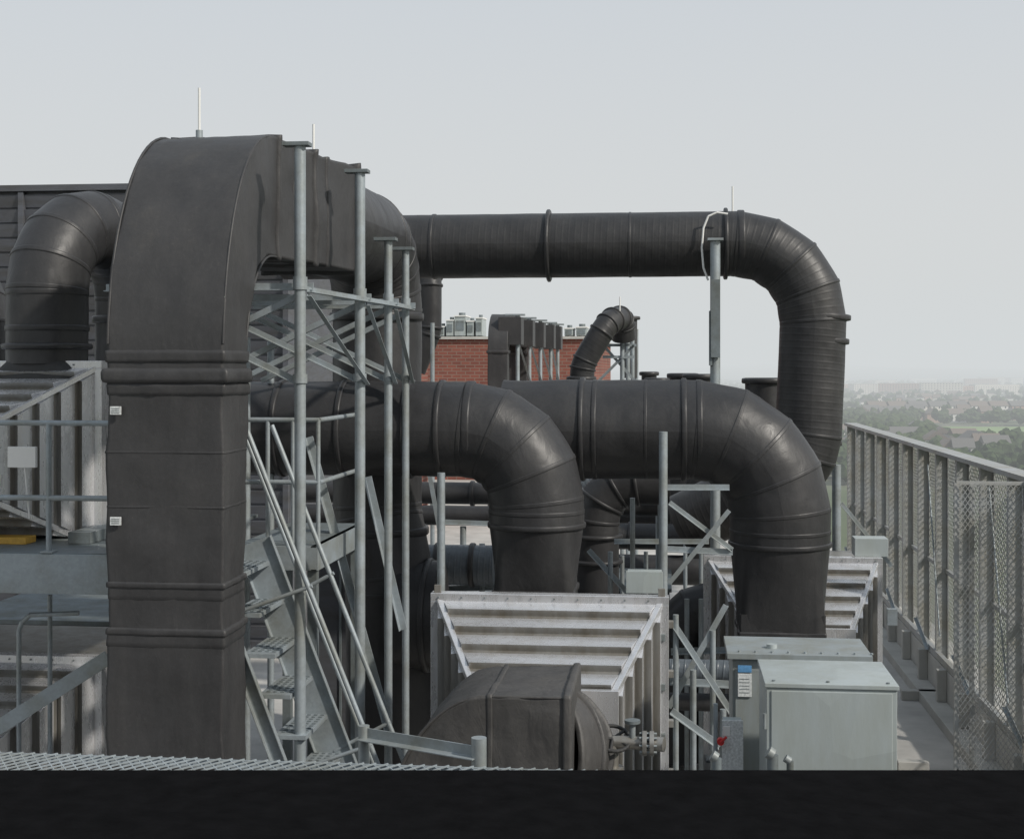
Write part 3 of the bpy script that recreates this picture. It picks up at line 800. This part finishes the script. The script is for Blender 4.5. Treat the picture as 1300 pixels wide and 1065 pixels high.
# ------------------------------------------------------------------ roof slab + host building
mb=MB('building_roof')
mb.box(-30,XF+.5,-10,70,-.4,0,M_ROOF)
mb.box(-29.9,XF+.35,-9.9,69.9,-30,-.4,M_PAR)
mb.build()
mb=MB('roof_curbs')
for (u0,u1,vv,Y0_,dy) in ((855,925,0,15,.15),(850,930,0,16.8,.15),(1140,1180,0,15.5,.15),(1140,1180,0,18,.15),(1145,1190,0,22,.15)):
    a=W(u0,900,Y0_);b=W(u1,900,Y0_); mb.box(a.x,b.x,Y0_,Y0_+dy,0,.15,M_PAR)
mb.build(.01)
# ------------------------------------------------------------------ landscape
def ground_mat():
    m,nt,b=newmat('suburban_ground')
    n=noise_node(nt,.006,8,.65); r=ramp(nt,n.outputs['Fac'],[(.38,(.05,.075,.035)),(.52,(.09,.115,.055)),(.64,(.17,.165,.13)),(.7,(.09,.11,.06))])
    nt.links.new(r.outputs['Color'],b.inputs['Base Color']); b.inputs['Roughness'].default_value=1
    return m
M_GR=ground_mat()
ZG=-30
me=bpy.data.meshes.new('ground'); n=60
xs=np.linspace(-16000,16000,n); ys=np.linspace(-4000,18000,n)
vs=[];fs=[]
for j,y in enumerate(ys):
    for i,x in enumerate(xs): vs.append((x,y,ZG))
for j in range(n-1):
    for i in range(n-1): fs.append((j*n+i,j*n+i+1,(j+1)*n+i+1,(j+1)*n+i))
me.from_pydata(vs,[],fs); me.materials.append(M_GR); g=bpy.data.objects.new('ground',me); scene.collection.objects.link(g)
vs=[];fs=[];nx=220
M_HILL=plain('wooded_hills',(.04,.06,.045),1,.4,.01)
rowsY=(4200,5200,6500,8000,9500)
for Yh in rowsY:
    for i in range(nx):
        x=-7000+14000*i/(nx-1)
        h=noise.noise(V(x*.0007,Yh*.001,3))*30+noise.noise(V(x*.003,Yh*.002,7))*9
        amp={4200:0,5200:.5,6500:.8,8000:1.1,9500:0}[Yh]
        base={4200:-31,5200:-14,6500:-2,8000:14,9500:-31}[Yh]
        vs.append((x,Yh,base+h*amp))
for j in range(len(rowsY)-1):
    for i in range(nx-1): fs.append((j*nx+i,j*nx+i+1,(j+1)*nx+i+1,(j+1)*nx+i))
me=bpy.data.meshes.new('hills'); me.from_pydata(vs,[],fs); me.materials.append(M_HILL)
ob=bpy.data.objects.new('hills',me); scene.collection.objects.link(ob)
M_FIELD=plain('mown_grass',(.17,.25,.09),1,.15,.05)
mb=MB('grass_field')
def fieldquad(x0,y0,x1,y1,z): mb.add([(x0,y0,z),(x1,y0,z),(x1+20,y1,z),(x0-10,y1,z)],[(0,1,2,3)],M_FIELD)
fieldquad(165,740,230,900,ZG+.3); fieldquad(250,1250,330,1400,ZG+.3)
mb.build()
def ico(sub):
    bm=bmesh.new(); bmesh.ops.create_icosphere(bm,subdivisions=sub,radius=1)
    v=np.array([x.co[:] for x in bm.verts]); f=np.array([[q.index for q in p.verts] for p in bm.faces]); bm.free(); return v,f
iv,iff=ico(2)
iv3,if3=ico(1)
def in_field(x,y): return (140<x<250 and 640<y<915) or (240<x<345 and 1235<y<1420)
VV=[];FF=[];off=0
def clump(x,y,z,r,h,v0,f0):
    global off
    v=v0*(1+np.random.uniform(-.3,.3,(len(v0),1)))
    v=v*np.array([r,r,h])+np.array([x,y,z]); VV.append(v); FF.append(f0+off); off+=len(v)
cnt=0
while cnt<2400:
    Y=440+ (random.random()**1.2)*3800
    k=random.uniform(.03,.34) if random.random()<.85 else random.uniform(-.4,.6)
    X=k*Y
    if in_field(X,Y): continue
    dens=noise.noise(V(X*.006,Y*.006,0))
    if dens<0 and random.random()<.75: continue
    s=random.uniform(3.2,5.4)
    m=6 if Y<1100 else 3
    for _ in range(m):
        clump(X+random.uniform(-1,1)*s*.8,Y+random.uniform(-1,1)*s*.8,ZG+s*.9+random.uniform(0,s*.6),s*random.uniform(.4,.7),s*random.uniform(.4,.7),iv if Y<1100 else iv3,iff if Y<1100 else if3)
    cnt+=1
V_=np.concatenate(VV); F_=np.concatenate(FF)
me=bpy.data.meshes.new('distant_trees'); me.from_pydata(V_.tolist(),[],F_.tolist())
m,nt,b=newmat('foliage')
n_=noise_node(nt,.12,5,.7); r_=ramp(nt,n_.outputs['Fac'],[(.3,(.03,.047,.024)),(.5,(.055,.08,.038)),(.7,(.09,.115,.055))])
nt.links.new(r_.outputs['Color'],b.inputs['Base Color']); b.inputs['Roughness'].default_value=1; b.inputs['Specular IOR Level'].default_value=.1
me.materials.append(m); ob=bpy.data.objects.new('distant_trees',me); scene.collection.objects.link(ob)
mb=MB('distant_town')
WM=[plain('wall_a',(.6,.56,.5),.9,.1),plain('wall_b',(.36,.24,.19),.9,.1),plain('wall_c',(.7,.68,.65),.9,.1)]
RM=[plain('shingle_a',(.14,.135,.13),.9,.1),plain('shingle_b',(.17,.14,.12),.9,.1),plain('flat_roof',(.5,.5,.5),.9,.1)]
MW=plain('window_glass',(.04,.05,.06),.2,.1)
def house(x,y,w,d,h,a,flat):
    c,s=math.cos(a),math.sin(a)
    T=lambda p:(x+p[0]*c-p[1]*s,y+p[0]*s+p[1]*c,ZG+p[2])
    wm=random.choice(WM); rm=RM[2] if flat else random.choice(RM[:2])
    A=[(-w,-d,0),(w,-d,0),(w,d,0),(-w,d,0),(-w,-d,h),(w,-d,h),(w,d,h),(-w,d,h)]
    mb.add([T(p) for p in A],[(0,1,5,4),(1,2,6,5),(2,3,7,6),(3,0,4,7)],wm)
    if flat: mb.add([T((p[0]*1.02,p[1]*1.02,h+.1)) for p in A[4:]],[(0,1,2,3)],rm)
    else:
        e=1.1; R=[(-w*e,-d*e,h-.2),(w*e,-d*e,h-.2),(w*e,d*e,h-.2),(-w*e,d*e,h-.2),(-w*e,0,h+d*.7),(w*e,0,h+d*.7)]
        mb.add([T(p) for p in R],[(0,1,5,4),(2,3,4,5),(1,2,5),(3,0,4)],rm)
    nw=max(2,int(w/1.8)); nf=max(1,int(h/3))
    for f in range(nf):
        for k in range(nw):
            xx=-w+2*w*(k+.5)/nw; z0=f*3+1
            mb.add([T((xx-.5,-d-.06,z0)),T((xx+.5,-d-.06,z0)),T((xx+.5,-d-.06,z0+1.4)),T((xx-.5,-d-.06,z0+1.4))],[(0,1,2,3)],MW)
for st in range(28):
    y0=560+st*st*4+random.uniform(-20,20); a=random.uniform(-.15,.25); k0=random.uniform(.08,.2)
    for i in range(13):
        X=k0*y0+i*random.uniform(15,20)-40; Yy=y0+i*18*math.tan(a)
        if in_field(X,Yy): continue
        if random.random()<.6: house(X,Yy,random.uniform(3.5,6),random.uniform(3.5,5),random.uniform(5.5,8),a+random.choice((0,math.pi/2)),False)
for i in range(50):
    Yy=random.uniform(1500,4200); X=Yy*random.uniform(.03,.3)
    house(X,Yy,random.uniform(12,35),random.uniform(8,20),random.uniform(7,20),random.uniform(-.3,.3),True)
for i in range(9): house(150+i*15,1060+i*3,6.2,5,9,.2,False)
mb.build()
# haze: homogeneous air that absorbs and re-emits skylight (multiple-scatter equivalent)
mb=MB('haze_air'); 
m=bpy.data.materials.new('haze'); m.use_nodes=True; nt=m.node_tree; nt.nodes.clear()
o=N(nt,'ShaderNodeOutputMaterial'); va=N(nt,'ShaderNodeVolumeAbsorption'); em=N(nt,'ShaderNodeEmission'); ad=N(nt,'ShaderNodeAddShader')
dn=.00058; va.inputs['Color'].default_value=(0,0,0,1); va.inputs['Density'].default_value=dn
em.inputs['Color'].default_value=(.65,.68,.69,1); em.inputs['Strength'].default_value=dn
nt.links.new(va.outputs[0],ad.inputs[0]); nt.links.new(em.outputs[0],ad.inputs[1]); nt.links.new(ad.outputs[0],o.inputs['Volume'])
mb.box(-12000,12000,120,15000,-29.0,160,m); mb.build()
# ------------------------------------------------------------------ world, sun, camera
sd=V(.74,-.42,.66).normalized()
el=math.asin(sd.z); az=math.atan2(sd.x,sd.y)
w=bpy.data.worlds.new('World'); scene.world=w; w.use_nodes=True; nt=w.node_tree; bg=nt.nodes['Background']
sky=N(nt,'ShaderNodeTexSky',sky_type='NISHITA'); sky.sun_disc=False; sky.sun_elevation=el; sky.sun_rotation=az
sky.dust_density=6; sky.air_density=1.2; sky.altitude=100
tc=N(nt,'ShaderNodeTexCoord'); sx_=N(nt,'ShaderNodeSeparateXYZ'); nt.links.new(tc.outputs['Generated'],sx_.inputs[0])
rp=ramp(nt,sx_.outputs['Z'],[(0,(.745,.745,.735)),(.09,(.735,.745,.75)),(.27,(.65,.69,.735)),(1,(.48,.56,.65))])
sc=N(nt,'ShaderNodeMix',data_type='RGBA',blend_type='MULTIPLY'); sc.inputs[0].default_value=1
nt.links.new(rp.outputs['Color'],sc.inputs[6]); sc.inputs[7].default_value=(10,10,10,1)
mx=N(nt,'ShaderNodeMix',data_type='RGBA'); mx.inputs[0].default_value=.87
nt.links.new(sky.outputs[0],mx.inputs[6]); nt.links.new(sc.outputs[2],mx.inputs[7])
nt.links.new(mx.outputs[2],bg.inputs['Color']); bg.inputs['Strength'].default_value=.1
sc.clamp_result=False
L=bpy.data.lights.new('sun_light','SUN'); L.energy=3.6; L.angle=math.radians(2); L.color=(1,.945,.86)
lo=bpy.data.objects.new('sun_light',L); lo.rotation_euler=sd.to_track_quat('Z','Y').to_euler(); scene.collection.objects.link(lo)
cam=bpy.data.cameras.new('camera'); cam.lens=36*F/1300; cam.sensor_width=36; cam.shift_y=-62.5/1300; cam.clip_start=.1; cam.clip_end=40000
co=bpy.data.objects.new('camera',cam); co.location=(0,0,EYE); co.rotation_euler=(math.pi/2,0,TH); scene.collection.objects.link(co)
scene.camera=co
scene.view_settings.view_transform='Standard'; scene.view_settings.look='None'; scene.view_settings.exposure=0
